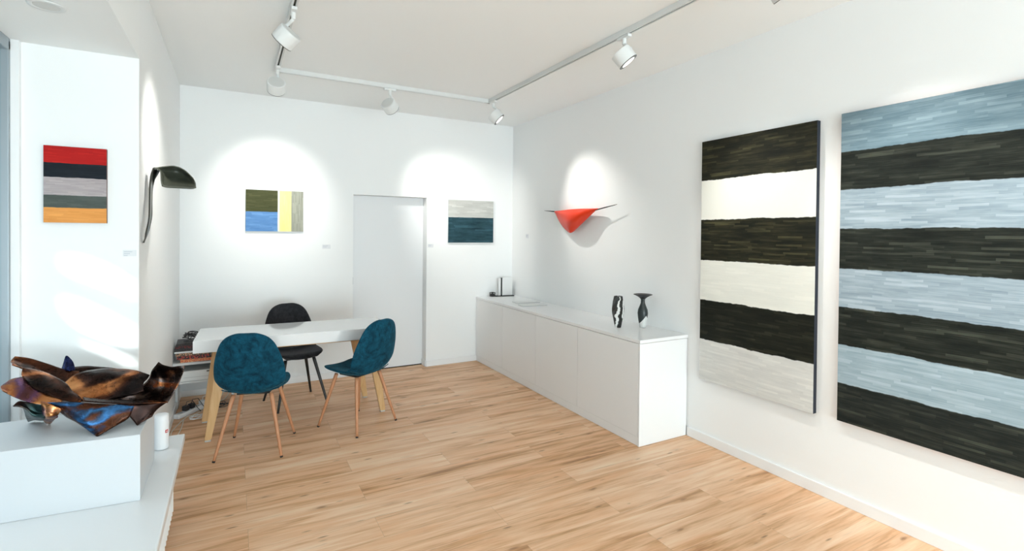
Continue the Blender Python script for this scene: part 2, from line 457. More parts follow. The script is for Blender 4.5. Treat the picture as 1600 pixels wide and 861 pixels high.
spl([(-9.5, 0), (2.6, 0), (2.6, 6.2), (-9.5, 6.2)])
for h in holes: spl(patch(h))
tmp = bpy.data.objects.new('tmp', cu); COL.objects.link(tmp); bpy.context.view_layer.update()
me = bpy.data.meshes.new_from_object(tmp); bpy.data.objects.remove(tmp)
o = link('sun_mask_outside', me, mat('sun_mask_grey', (.22, .21, .20), .9)); o['kind'] = 'structure'  # unseen panel added to block the sun outside the patches
o.matrix_world = Matrix(((0, 0, 1, -4.6), (1, 0, 0, 0), (0, 1, 0, 0), (0, 0, 0, 1)))
bm = bmesh.new(); box(bm, -9, XW-.26, -9.5, 9, -.3, -.15); box(bm, XW-.26, 6, -12, YF-.2, -.3, -.15); struct('floor_outside', bm, mat('pavement', (.30, .30, .29), .9))
bm = bmesh.new(); box(bm, -4.4, XL-.95, 5.2, 5.5, -.15, 3.6); struct('wall_outside_yard', bm, mat('yard_render', (.34, .39, .42), .9))

# ================================================================== PAINTINGS
def canvas(name, label, cat, pl, a, b, z0, z1, th, face, side):
    """pl 'R': hangs on right wall, a = near-left edge y (picture's left), b = right edge y; 'B'/'N': back wall / niche wall plane y"""
    bm = bmesh.new(); uvl = bm.loops.layers.uv.new('UVMap')
    if pl == 'R':
        P = lambda u, v, d: Vector((XR-d, a+(b-a)*u, z1+(z0-z1)*v))
    else:
        y = YB if pl == 'B' else NY
        P = lambda u, v, d: Vector((a+(b-a)*u, y-d, z1+(z0-z1)*v))
    e = .0015
    fr = [bm.verts.new(P(u, v, th)) for u, v in ((0, 1), (1, 1), (1, 0), (0, 0))]
    bk = [bm.verts.new(P(u, v, 0.0005)) for u, v in ((0, 1), (1, 1), (1, 0), (0, 0))]
    f = bm.faces.new(fr)
    for lp, uv in zip(f.loops, ((0, 1), (1, 1), (1, 0), (0, 0))): lp[uvl].uv = uv
    for i in range(4):
        j = (i+1) % 4; g = bm.faces.new((fr[j], fr[i], bk[i], bk[j])); g.material_index = 1
    g = bm.faces.new(bk[::-1]); g.material_index = 1
    o = obj(name, bm, [face, side]); return tag(o, label, cat)
OL_A, OL_B = (.003, .004, .002), (.110, .100, .045)
WH_A, WH_B = (.62, .62, .57), (.88, .87, .80)
GB_A, GB_B = (.003, .005, .004), (.095, .105, .078)
LB_A, LB_B = (.18, .25, .30), (.50, .58, .64)
TB_A, TB_B = (.085, .15, .19), (.33, .44, .50)
p1 = paint_mat('stripes_black_cream', .875, 1.824, [(.163, OL_A, OL_B), (.327, WH_B, WH_B), (.497, OL_A, OL_B), (.664, (.76, .76, .70), WH_B), (.831, OL_A, (.045, .048, .028)), (1, (.58, .58, .56), (.84, .83, .79))], .0055)
M_navy = mat('canvas_edge_navy', (.008, .014, .028), .6)
canvas('striped_painting', 'tall painting of six wavy bands, black-olive and cream, with a dark edge', 'painting', 'R', 2.6973, 1.8219, .4977, 2.3216, .034, p1, M_navy)
p2 = paint_mat('stripes_black_blue', 1.4, 1.8246, [(.123, TB_A, TB_B), (.246, GB_A, GB_B), (.372, LB_A, LB_B), (.502, GB_A, GB_B), (.627, LB_A, LB_B), (.751, GB_A, GB_B), (.876, (.22, .31, .36), (.50, .60, .66)), (1, (.006, .009, .009), GB_B)], .0055)
M_edge2 = mat('canvas_edge_warm', (.45, .16, .08), .6)
canvas('striped_painting', 'huge painting of eight bands in grey blue and black, cut by the right picture edge', 'painting', 'R', 1.6801, .20, .5063, 2.3309, .034, p2, M_edge2)
p3 = paint_mat('stripes_red_orange', .2526, .391, [(.215, (.42, .008, .008), (.75, .03, .018)), (.405, (.006, .010, .016), (.035, .045, .055)), (.64, (.34, .29, .30), (.58, .52, .52)), (.805, (.055, .068, .062), (.13, .15, .135)), (1, (.70, .27, .06), (.92, .42, .12))], .012, sl=.06, sh=.004)
canvas('striped_painting', 'small painting of red, black, pink-grey, green-grey and orange bands', 'painting', 'N', -.8404, -.5878, 1.6382, 2.029, .022, p3, mat('canvas_edge_dark', (.10, .03, .025), .6))
p4 = paint_mat('blocks_olive_blue', .54, .42, [(.525, (.040, .045, .014), (.115, .120, .050)), (1, (.055, .17, .42), (.22, .42, .72))], .010, special=[(.545, (.86, .90, .72), (.9, .92, .8)), (.575, (.84, .76, .28), (.92, .86, .42)), (.785, (.26, .27, .22), (.48, .48, .40))], sl=.10, sh=.012)
M_lined = mat('canvas_edge_pale', (.62, .63, .66), .6)
canvas('block_painting', 'small painting with olive and blue blocks beside yellow and grey uprights', 'painting', 'B', .1078, .6478, 1.6057, 2.0277, .024, p4, M_lined)
p5 = paint_mat('blocks_white_teal', .6143, .5238, [(.405, (.46, .46, .43), (.74, .74, .70)), (1, (.001, .008, .015), (.055, .155, .195))], .006, sl=.16, sh=.016)
canvas('block_painting', 'small painting, pale grey top above a dark teal lower half, right of door', 'painting', 'B', 2.2902, 2.9045, 1.4887, 2.0125, .024, p5, M_lined)

# ================================================================== CABINET
CX, CYN, CZ = 2.6807, 2.8385, .8071
cab = thing('sideboard', 'long white handleless sideboard standing along the right wall', 'sideboard', (CX, CYN, 0))
def cb(name, x0, x1, y0, y1, z0, z1, bev, m, par=cab):
    bm = bmesh.new(); box(bm, x0-CX, x1-CX, y0-CYN, y1-CYN, z0, z1, bev); return obj(name, bm, m, par)
cb('body', CX+.022, XR-.003, CYN+.020, YB-.003, .002, CZ-.030, .001, mat('cabinet_inner', (.6, .6, .6), .5))
cb('end_panel', CX+.001, XR-.012, CYN+.002, CYN+.0195, .001, CZ-.0285, .001, M_cab)
cb('filler_strip', XR-.011, XR-.001, CYN+.010, CYN+.030, .075, CZ-.004, .0008, M_cab)
cb('worktop', CX, XR-.001, CYN, YB-.001, CZ-.026, CZ, .0015, M_cab)
cb('base_plinth', CX+.004, CX+.0215, CYN+.0205, YB-.016, .002, .070, .001, M_cab)
ys = [YB-.004, 5.055, 4.336, 3.625, CYN+.0205]
for i in range(4):
    cb('door', CX+.001, CX+.0205, ys[i+1]+.0015, ys[i]-.0015, .0725, CZ-.0295, .0012, M_cab)

# ================================================================== TABLE
TZ = .775
ta = R(-2.0)
tab = thing('dining_table', 'white gloss table with thick top and splayed oak legs', 'table', (.485, 4.695, 0), ta)
TW, TD = 1.478, .572
bm = bmesh.new(); box(bm, -TW/2, TW/2, -TD/2, TD/2, TZ-.092, TZ, .0025); obj('tabletop', bm, M_top, tab)
bm = bmesh.new(); box(bm, -TW/2+.12, TW/2-.12, -TD/2+.07, TD/2-.07, TZ-.112, TZ-.0925, .002); obj('under_frame', bm, M_oak, tab)
inv = (Matrix.Translation((.485, 4.695, 0)) @ Matrix.Rotation(ta, 4, 'Z')).inverted()
for (fx, fy), (tx, ty) in (((-.165, 4.462), (-.055, 4.475)), ((-.205, 4.915), (-.095, 4.905)), ((1.176, 4.50), (1.060, 4.47)), ((1.124, 4.96), (1.005, 4.90))):
    bm = bmesh.new(); f = inv @ Vector((fx, fy, 0)); t_ = inv @ Vector((tx, ty, 0))
    vs = []
    for z, c, wx, wy in ((.012, f, .022, .022), (TZ-.1125, t_, .046, .026)):
        vs.append([bm.verts.new((c.x+a*wx, c.y+b*wy, z)) for a, b in ((-1, -1), (1, -1), (1, 1), (-1, 1))])
    bm.faces.new(vs[0][::-1]); bm.faces.new(vs[1])
    for i in range(4): bm.faces.new((vs[0][i], vs[0][(i+1) % 4], vs[1][(i+1) % 4], vs[1][i]))
    bmesh.ops.bevel(bm, geom=list(bm.edges), offset=.004, segments=2, affect='EDGES')
    lg = obj('leg', bm, M_oak, tab)
    bm = bmesh.new(); box(bm, f.x-.020, f.x+.020, f.y-.020, f.y+.020, .0005, .0118, .002); obj('foot_pad', bm, M_grey, lg)

# ================================================================== CHAIRS
PROF = [(.232, .452), (.222, .463), (.185, .472), (.10, .466), (0, .456), (-.085, .452), (-.145, .464), (-.190, .500), (-.213, .56), (-.232, .65), (-.252, .74), (-.268, .82), (-.278, .868), (-.283, .892), (-.285, .900)]
HALF = [.100, .145, .185, .212, .222, .222, .220, .222, .234, .228, .206, .174, .132, .082, .036]
PV = [Vector((a, b, 0)) for a, b in PROF]; HV = [Vector((h, 0, 0)) for h in HALF]
SPLIT = 6.35/14
def shell(bm, s0, s1, ns, nw=20, th=.036, cap0=False):
    A, B = [], []
    for i in range(ns+1):
        s = s0+(s1-s0)*i/ns; c = cr(PV, s); hw = max(cr(HV, s).x, .01)
        d = (cr(PV, min(s+.01, 1))-cr(PV, max(s-.01, 0))).normalized()
        n = Vector((d.y, -d.x, 0))                        # up on the seat, towards the sitter on the back
        seatf = min(max((.42-s)/.25, 0), 1)
        curl = .020*seatf + .052*(1-seatf)*min(max((1.02-s)/.5, 0), 1)
        endf = min(1, math.sqrt(max(0, 1-(1-min(s/.10, 1))**2))+.12) * min(1, math.sqrt(max(0, 1-(1-min((1-s)/.10, 1))**2))+.12)
        ra, rb = [], []
        for k in range(nw+1):
            w = math.sin((-1+2*k/nw)*PI/2)
            ed = math.sqrt(max(0, 1-abs(w)**5))
            t = th*.5*endf*(.10+.90*ed)
            p = Vector((w*hw, c.x, c.y)) + Vector((0, n.x, n.y))*(curl*abs(w)**2.2)
            q = Vector((0, n.x, n.y))*t
            ra.append(bm.verts.new(p+q)); rb.append(bm.verts.new(p-q))
        A.append(ra); B.append(rb)
    for i in range(ns):
        for k in range(nw):
            bm.faces.new((A[i][k], A[i][k+1], A[i+1][k+1], A[i+1][k])); bm.faces.new((B[i][k], B[i+1][k], B[i+1][k+1], B[i][k+1]))
        bm.faces.new((A[i][0], A[i+1][0], B[i+1][0], B[i][0])); bm.faces.new((A[i][nw], B[i][nw], B[i+1][nw], A[i+1][nw]))
    for L, g in ((0, 0), (ns, 1)):
        for k in range(nw): bm.faces.new((A[L][k], B[L][k], B[L][k+1], A[L][k+1]))
def chair(label, loc, rz, fab, legm, name='upholstered_chair'):
    t = thing(name, label, 'chair', loc, rz)
    bm = bmesh.new(); shell(bm, 0, SPLIT, 22); s = obj('seat', bm, fab, t, True)
    bm = bmesh.new(); shell(bm, SPLIT+.0015, 1, 30); b = obj('backrest', bm, fab, t, True)
    bm = bmesh.new(); c = cr(PV, SPLIT+.004)   # piping at the join
    pts = []
    for k in range(25):
        w = math.sin((-1+2*k/24)*PI/2); pts.append(Vector((w*.190, c.x-.015+.024*abs(w)**2.2, c.y-.013+.019*abs(w)**2.2)))
    tube(bm, pts, .0035, 6); obj('piping', bm, fab, b, True)
    bm = bmesh.new(); box(bm, -.11, .11, -.10, .10, .425, .437, .004); obj('seat_mount', bm, M_blackmat, t)
    for sx in (-1, 1):
        for sy in (-1, 1):
            a = Vector((sx*.125, sy*.115+.0, .434)); f = Vector((sx*.217, sy*.219, .012)); d = (f-a)
            bm = bmesh.new(); tube(bm, [a, a+d*.08, a+d*.9, f], [.0150, .0152, .0105, .0095], 16)
            lg = obj('leg', bm, legm, t, True)
            bm = bmesh.new(); tube(bm, [f+Vector((0, 0, -.0005)), f+d.normalized()*.0115], [.0105, .0098], 12); obj('leg_tip', bm, M_blackmat, lg, True)
    return t
chair('teal velvet shell chair with beech legs, its back to us, at table left', (.157, 4.173, 0), R(-16.6), M_teal, M_chairleg)
chair('teal velvet shell chair turned sideways at the right end of table', (.917, 4.297, 0), R(31.6), M_teal, M_chairleg)
chair('charcoal velvet shell chair with black legs behind the white table', (.516, 5.115, 0), R(192), M_char, M_blackleg)

# ================================================================== LIGHTING TRACK
TX0, TX1, TY = .318, 2.335, 4.735
tr = thing('lighting_track', 'white U-shaped lighting track mounted under the ceiling', 'lighting track', (TX1, TY, 2.962))
def rail(x0, x1, y0, y1, along):
    bm = bmesh.new(); w = .018
    O = Vector((TX1, TY, 2.962))
    def b(a0, a1, b0, b1, z0, z1, mi=0): box(bm, a0-O.x, a1-O.x, b0-O.y, b1-O.y, z0-O.z, z1-O.z, 0, mi)
    zb, zt = 2.962, H-.0005
    if along == 'y':
        xc = (x0+x1)/2
        b(xc-w, xc-w*.38, y0, y1, zb, zt); b(xc+w*.38, xc+w, y0, y1, zb, zt); b(xc-w*.38, xc+w*.38, y0, y1, zb+.016, zt, 1)
    else:
        yc = (y0+y1)/2
        b(x0, x1, yc-w, yc-w*.38, zb, zt); b(x0, x1, yc+w*.38, yc+w, zb, zt); b(x0, x1, yc-w*.38, yc+w*.38, zb+.016, zt, 1)
    return obj('rail', bm, [M_track, M_slot], tr)
rail(TX0, TX0, -.9, TY-.05, 'y'); rail(TX1, TX1, -.9, TY-.05, 'y'); rail(TX0+.05, TX1-.05, TY, TY, 'x')
for x in (TX0, TX1):
    bm = bmesh.new(); O = Vector((TX1, TY, 2.962)); s = 1 if x == TX0 else -1
    box(bm, x-.0185-O.x, x+.0185-O.x, TY-.052-O.y, TY+.0185-O.y, -.002, H-.0005-O.z, .001)
    box(bm, min(x, x+s*.052)-O.x, max(x, x+s*.052)-O.x, TY-.0185-O.y, TY+.0185-O.y, -.002, H-.0005-O.z, .001)
    obj('corner_connector', bm, M_track, tr)

def spotlight(label, tx, ty, head, aim, along='y', power=1.0, cone=60, blend=1.0):
    head = Vector(head); ax = (Vector(aim)-head).normalized()
    t = thing('track_spotlight', label, 'spotlight', (tx, ty, 2.9615), 0, None)
    O = Vector((tx, ty, 2.9615))
    bm = bmesh.new()
    if along == 'y': box(bm, -.0165, .0165, -.055, .055, -.020, -.0005, .002)
    else: box(bm, -.055, .055, -.0165, .0165, -.020, -.0005, .002)
    lathe(bm, [(.012, -.060), (.014, -.050), (.014, -.0205)], 20)
    obj('track_adapter', bm, M_lamp, t)
    r, h = .070, .088
    back = head - ax*h*.5
    q = ax.to_track_quat('Z', 'Y').to_matrix().to_4x4(); q.translation = head-O
    bm = bmesh.new()
    lathe(bm, [(r*.93, -h/2-.001), (r*.985, -h/2+.001), (r, -h/2+.005), (r, h/2-.002), (r*.975, h/2), (r*.94, h/2), (r*.93, h/2-.004)], 48, q)
    hd = obj('lamp_head', bm, M_lamp, t, True); 
    em = hd.modifiers.new('es', 'EDGE_SPLIT'); em.split_angle = R(35)
    bm = bmesh.new(); lathe(bm, [(r*.86, -h/2-.0030), (r*.86, -h/2-.0012)], 40, q); obj('rear_disc', bm, M_lampdisc, hd)
    bm = bmesh.new(); lathe(bm, [(r*.985, h/2+.0002), (r*.985, h/2+.003), (r*.70, h/2+.003), (r*.70, h/2+.0002)], 48, q)
    obj('front_ring', bm, M_ring, hd)
    bm = bmesh.new(); lathe(bm, [(r*.695, h/2+.0031), (r*.695, h/2+.0040)], 40, q); obj('lens', bm, M_lens, hd)
    # bent arm from the adapter to the side of the drum
    side = ax.cross(Vector((0, 0, 1))); side = side.normalized() if side.length > .1 else Vector((1, 0, 0))
    upv = side.cross(ax).normalized()
    if upv.z < 0: upv = -upv
    j = head + upv*(r-.001) - ax*.012
    bm = bmesh.new(); st = Vector((0, 0, -.058)); e = j-O
    mid = Vector((e.x*.55+side.x*.012, e.y*.55+side.y*.012, min(e.z+.018, -.060)))
    tube(bm, [st, (st+mid)/2, mid, e], [.011, .011, .010, .010], 12); obj('arm', bm, M_lamp, t, True)
    ld = bpy.data.lights.new('spot_lamp', 'SPOT'); ld.energy = SPOT_E*power; ld.spot_size = R(cone); ld.spot_blend = blend
    ld.color = (1, .985, .93); ld.shadow_soft_size = .03
    lo = bpy.data.objects.new('spot_lamp', ld); COL.objects.link(lo); lo.parent = t
    lo.location = head + ax*(h/2+.02) - O; lo.rotation_euler = ax.to_track_quat('-Z', 'Y').to_euler()
    return t
spotlight('white drum spotlight on the left rail aimed at the black wall sculpture', TX0, 3.36, (.283, 3.40, 2.80), (XL, 4.00, 1.95), power=.70, cone=64)
spotlight('white drum spotlight at the left corner of the track above the table', TX0, 4.60, (.305, 4.57, 2.795), (.34, YB, 1.93), power=.80)
spotlight('white drum spotlight midway along the rear rail, left of the corner', 1.290, TY, (1.292, 4.745, 2.80), (2.50, YB, 1.85), 'x', power=1.0, cone=58)
spotlight('white drum spotlight at the right track corner, lens facing the orange sculpture', TX1, 4.64, (2.352, 4.61, 2.80), (XR, 4.10, 1.85), power=.62, cone=58)
spotlight('white drum spotlight on the right rail with glowing lens and black ring', TX1, 2.66, (2.30, 2.62, 2.80), (XR, 2.0, 1.42), power=.62, cone=68)
spotlight('white drum spotlight further along the right rail, outside the picture', TX1, 1.55, (2.30, 1.50, 2.80), (XR, 1.15, 1.5), power=.62, cone=72)
spotlight('white drum spotlight on the right rail nearest the shop front, outside the picture', TX1, .45, (2.30, .42, 2.80), (XR, .5, 1.3), power=.62, cone=72)


# recessed downlight in the bay ceiling
c = onZ(73, 9, NH)
dl = thing('recessed_downlight', 'round white downlight recessed in the window bay ceiling', 'downlight', (c.x, c.y, NH))
bm = bmesh.new(); lathe(bm, [(.045, -.0012), (.047, -.004), (.062, -.004), (.064, -.0005)], 40); obj('trim_ring', bm, M_lamp, dl, True)
bm = bmesh.new(); lathe(bm, [(.0445, -.0030), (.0445, -.0008)], 40); obj('diffuser', bm, M_lampdisc, dl)

# ================================================================== WALL LABELS
def card(label, c, w, h, wall, lines=2):
    bm = bmesh.new(); d = .002
    if wall == 'y': box(bm, -w/2, w/2, -d, -.0002, -h/2, h/2)
    else: box(bm, -d, -.0002, -w/2, w/2, -h/2, h/2)
    t = thing('wall_label', label, 'label card', c); obj('card', bm, M_card, t)
    bm = bmesh.new()
    for i in range(lines):
        z = h*(.22-.30*i); ww = w*(.36-.10*i)
        if wall == 'y': box(bm, -w*.42, -w*.42+ww*1.7, -d-.0006, -d-.0001, z-h*.05, z+h*.05)
        else: box(bm, -d-.0006, -d-.0001, w*.42-ww*1.7, w*.42, z-h*.05, z+h*.05)
    obj('printed_lines', bm, M_cardtext, t)
card('small white label card on the wall, between green painting and door', (.886, YB, 1.444), .085, .045, 'y')
card('small white label card on the wall just right of the door', (2.075, YB, 1.45), .070, .042, 'y')
card('small white label card on the right wall, left of orange sculpture', (XR, 5.38, 1.575), .065, .050, 'x')
card('small white label card at the niche corner below the red painting', (-.492, NY, 1.478), .060, .034, 'y', 3)

# ================================================================== RADIATOR UNDER THE LEDGE
bm = bmesh.new()
pts = []; y0, y1, n = -1.5, 3.30, 0
ncor = 98
for i in range(ncor*4+1):
    y = y0+(y1-y0)*i/(ncor*4); pts.append((-.292+.008*math.cos(i*PI/2), y))
pts = pts + [(XL-.01, y1), (XL-.01, y0)]
prism(bm, pts, .06, LZ-.058)
rad = tag(obj('radiator', bm, M_rad), 'long white ribbed radiator tucked beneath the window ledge', 'radiator')
for y in (-1.2, .2, 1.6, 3.0):
    bm = bmesh.new(); box(bm, -.40, -.32, y-.02, y+.02, .0005, .0595); obj('foot_bracket', bm, M_rad, rad)

# ================================================================== PLINTH, SPEAKER
PZ = .731
bm = bmesh.new(); prism(bm, [(-.345, 2.636), (-.346, 3.085), (-.915, 3.085), (-.915, 2.690)], LZ+.0006, PZ, .0015)
tag(obj('display_plinth', bm, M_plinth), 'low white block plinth on the window ledge beneath the copper bowl', 'plinth')
sp = thing('speaker', 'small white cylindrical speaker with red badge standing on window ledge', 'speaker', (-.330, 3.215, LZ+.0005), R(20))
bm = bmesh.new(); lathe(bm, [(.026, 0), (.032, .003), (.034, .010), (.034, .172), (.032, .180), (.026, .184)], 40); obj('body', bm, M_whitepl, sp, True)
bm = bmesh.new(); bq = Matrix.Rotation(R(-22), 4, 'Z')
box(bm, .0265, .0350, -.0075, .0075, .088, .104, .001); 
b1 = obj('badge', bm, M_red, sp); b1.rotation_euler = (0, 0, R(-62))
bm = bmesh.new(); box(bm, .0352, .0357, -.0035, .0035, .093, .099)
obj('badge_mark', bm, M_white, b1)

# ================================================================== COPPER BOWL SCULPTURE
def copper(name, stops, seed, rough=.27):
    m = mat(name, (.2, .1, .05), rough, .92); t = NT(m); tc = t.n('ShaderNodeTexCoord'); mp = t.n('ShaderNodeMapping')
    mp.inputs['Location'].default_value = (seed*1.7, seed*.9, seed*2.3); mp.inputs['Scale'].default_value = (1, 1, 1.6); t.l(tc.outputs['Object'], mp.inputs[0])
    a = t.noise(mp.outputs[0], 4.2, 2, .5, .9); b = t.noise(mp.outputs[0], 30, 4, .6, .6)
    f = t.m('ADD', t.m('MULTIPLY', a, .88), t.m('MULTIPLY', b, .12))
    t.l(t.ramp(f, stops), t.b.inputs['Base Color'])
    t.l(t.rng(b, .3, .7, rough-.07, rough+.10), t.b.inputs['Roughness'])
    t.bump(t.noise(mp.outputs[0], 50, 3), .10, .002)
    return m
BK, BR, CO, OR, PU, BL, GY, GR = (.012, .008, .007), (.085, .030, .014), (.36, .13, .045), (.66, .29, .11), (.12, .055, .11), (.04, .15, .36), (.15, .16, .19), (.02, .045, .045)
C_brown = copper('patina_brown', [(.40, BK), (.50, (.05, .018, .010)), (.57, BR), (.64, CO), (.74, PU)], 1)
C_copper = copper('patina_copper', [(.36, BK), (.46, (.03, .012, .008)), (.51, BR), (.56, CO), (.63, OR)], 2)
C_purple = copper('patina_purple', [(.34, BR), (.44, PU), (.51, CO), (.58, OR), (.68, PU)], 4)
C_blue = copper('patina_blue', [(.40, BK), (.47, BR), (.51, (.03, .06, .12)), (.545, BL), (.60, (.03, .05, .09)), (.65, BR)], 3)
C_grey = copper('patina_grey', [(.38, BK), (.47, (.05, .03, .022)), (.54, (.12, .10, .10)), (.61, CO), (.70, BR)], 6)
C_green = copper('patina_green', [(.38, BK), (.50, GR), (.60, (.05, .09, .09)), (.70, BR)], 7, .35)
C_dark = copper('patina_black', [(.40, (.006, .005, .005)), (.55, (.02, .010, .008)), (.70, BR)], 8, .3)
bowl = thing('copper_sculpture', 'crumpled patinated copper bowl sculpture lying on the white plinth', 'sculpture', (-.62, 2.88, PZ))
BO = Vector((-.62, 2.88, PZ))
def g(cx, cy, y): return onY(cx/5.3333, 540+cy/5.3333, y) - BO
def gz(cx, cy, z=PZ+.0065): return onZ(cx/5.3333, 540+cy/5.3333, z) - BO
def petal(rows, m, th=.004, crump=.006, seed=1, nu=36, nv=14):
    bm = bmesh.new(); rr = [[p if isinstance(p, Vector) else g(*p) for p in r] for r in rows]
    sheet(bm, rr, nu, nv, th, crump, seed); return obj('copper_petal', bm, m, bowl, True)
# back-left dark band, from the raised left end to the middle of the back
petal([[(125, 88, 3.02), (260, 108, 3.05), (400, 155, 3.06), (520, 195, 3.05), (660, 215, 3.03)],
       [(95, 125, 2.99), (250, 165, 3.03), (390, 225, 3.03), (520, 260, 3.01), (660, 290, 2.99)],
       [(100, 165, 2.94), (200, 195, 2.96), (340, 290, 2.96), (500, 400, 2.93), (680, 450, 2.90)]], C_brown, seed=1)
# upright blue-black fin
petal([[(548, 86, 3.07), (556, 85, 3.07), (566, 88, 3.07)], [(530, 150, 3.065), (570, 150, 3.05), (610, 140, 3.06)], [(514, 200, 3.06), (570, 212, 3.03), (628, 212, 3.05)]],
      copper('patina_fin', [(.40, (.01, .01, .03)), (.52, (.02, .03, .10)), (.60, (.25, .18, .09))], 5), crump=.002, nu=12, nv=12)
# back rim in bright copper
petal([[(600, 180, 3.07), (700, 172, 3.09), (850, 178, 3.09), (980, 192, 3.08), (1120, 210, 3.06)],
       [(620, 300, 3.00), (740, 300, 3.02), (880, 300, 3.02), (1000, 300, 3.01), (1120, 300, 3.0)],
       [(680, 440, 2.90), (760, 440, 2.90), (880, 440, 2.90), (1000, 440, 2.90), (1110, 430, 2.9)]], C_copper, seed=2)
# large right-hand inner lobe, swelling towards us and ending in a blue tip
petal([[(520, 330, 2.93), (640, 235, 2.97), (820, 195, 2.99), (1000, 192, 2.98), (1120, 208, 2.95), (1246, 243, 2.90)],
       [(560, 370, 2.90), (680, 300, 2.93), (850, 265, 2.93), (1010, 255, 2.92), (1120, 262, 2.90), (1225, 275, 2.88)],
       [(620, 430, 2.86), (740, 380, 2.88), (880, 350, 2.89), (1000, 340, 2.88), (1110, 325, 2.87), (1195, 312, 2.865)],
       [(680, 462, 2.83), (800, 455, 2.84), (930, 445, 2.85), (1020, 430, 2.85), (1120, 410, 2.85), (1200, 380, 2.85)]], C_copper, seed=3, crump=.008)
# left inner lobe folded over
petal([[(200, 178, 2.90), (300, 195, 2.93), (420, 240, 2.92), (530, 300, 2.89), (600, 370, 2.85), (690, 460, 2.80)],
       [(188, 230, 2.87), (290, 270, 2.88), (410, 320, 2.86), (510, 370, 2.84), (590, 420, 2.81), (680, 466, 2.79)],
       [(195, 270, 2.85), (280, 360, 2.83), (390, 410, 2.81), (490, 445, 2.80), (580, 466, 2.79), (670, 474, 2.785)]], C_brown, seed=5, crump=.008)
# far-left lobe with the rounded nose
petal([[(40, 318, 2.86), (90, 285, 2.88), (150, 270, 2.88), (200, 268, 2.87), (300, 330, 2.85), (520, 440, 2.81)],
       [(4, 345, 2.83), (60, 345, 2.83), (140, 350, 2.83), (220, 370, 2.82), (330, 410, 2.81), (520, 462, 2.79)],
       [(22, 378, 2.80), (80, 408, 2.79), (150, 440, 2.785), (230, 468, 2.78), (340, 488, 2.775), (520, 482, 2.77)]], C_purple, seed=6, crump=.003)
# right lobe standing up
petal([[(1322, 137, 2.93), (1360, 165, 2.91), (1420, 178, 2.89), (1480, 172, 2.87), (1537, 172, 2.85)],
       [(1268, 205, 2.93), (1330, 250, 2.95), (1400, 265, 2.94), (1460, 255, 2.90), (1512, 245, 2.85)],
       [(1225, 300, 2.88), (1290, 350, 2.93), (1370, 360, 2.93), (1430, 350, 2.89), (1478, 330, 2.85)],
       [(1100, 400, 2.86), (1200, 430, 2.88), (1300, 440, 2.88), (1370, 430, 2.86), (1430, 415, 2.84)],
       [(980, 450, 2.85), (1100, 468, 2.84), (1220, 472, 2.84), (1320, 472, 2.83), (1400, 468, 2.82)]], C_grey, seed=7, crump=.006)
# dark basin closing the bottom of the bowl
petal([[(300, 390, 2.82), (560, 400, 2.96), (800, 400, 3.02), (1080, 390, 3.0), (1360, 400, 2.90)],
       [(330, 470, 2.80), (560, 480, 2.88), (800, 500, 2.90), (1080, 490, 2.89), (1340, 462, 2.86)],
       [(370, 485, 2.77), (560, 490, 2.765), (800, 505, 2.76), (1060, 495, 2.77), (1300, 482, 2.79)]], C_dark, seed=8, crump=.006)
# front apron, brown and blue, dropping to a point on the plinth
petal([[(360, 478, 2.775), (520, 470, 2.765), (700, 480, 2.755), (900, 490, 2.755), (1120, 505, 2.76)],
       [(460, 520, 2.770), (570, 535, 2.740), (720, 560, 2.730), (900, 555, 2.735), (1100, 548, 2.75)],
       [(500, 560, 2.775), (610, 605, 2.735), (740, 650, 2.710), (900, 630, 2.720), (1080, 590, 2.74)],
       [(540, 590, 2.775), (650, 645, 2.735), gz(775, 742), gz(835, 744), (1040, 622, 2.74)]], C_blue, seed=9, crump=.005)
# copper strip along the front rim
petal([[(690, 432, 2.81), (850, 445, 2.80), (1000, 455, 2.80), (1200, 460, 2.80), (1400, 462, 2.81)],
       [(700, 462, 2.775), (860, 475, 2.765), (1020, 488, 2.765), (1210, 482, 2.775), (1400, 474, 2.80)]], C_copper, seed=10, crump=.003, nv=6)
# dark right front lobe with a pointed foot
petal([[(1000, 480, 2.775), (1110, 490, 2.775), (1220, 485, 2.785), (1320, 476, 2.795), (1400, 466, 2.81)],
       [(1060, 560, 2.765), (1120, 570, 2.77), (1190, 555, 2.775), (1260, 530, 2.785), (1330, 512, 2.80)],
       [(1085, 592, 2.765), (1130, 630, 2.768), (1170, 618, 2.77), (1230, 585, 2.775), (1290, 552, 2.79)],
       [(1130, 640, 2.763), (1144, 664, 2.763), (1152, 662, 2.763), (1190, 635, 2.767), (1270, 592, 2.78)]], C_dark, seed=11, crump=.003)
# green-black wing at the lower left
petal([[(108, 502, 2.80), (160, 464, 2.82), (240, 474, 2.81), (300, 490, 2.80), (370, 500, 2.79)],
       [(112, 506, 2.80), (200, 508, 2.80), (262, 540, 2.80), (310, 550, 2.80), (370, 555, 2.79)],
       [(190, 515, 2.80), (240, 550, 2.80), (268, 585, 2.80), (310, 600, 2.80), (370, 605, 2.79)],
       [gz(232, 636), gz(262, 628), gz(292, 622), gz(330, 626), gz(375, 624)]], C_green, seed=12, crump=.003)
# small purple fold beside it
petal([[(345, 464, 2.775), (400, 478, 2.76), (450, 500, 2.755), (520, 530, 2.76)],
       [(350, 520, 2.78), (390, 540, 2.755), (440, 550, 2.75), (495, 560, 2.765)],
       [(358, 585, 2.79), (390, 600, 2.765), (430, 600, 2.76), (480, 585, 2.77)],
       [gz(370, 636), gz(395, 650), gz(425, 646), (470, 600, 2.775)]], C_purple, seed=13, crump=.003)

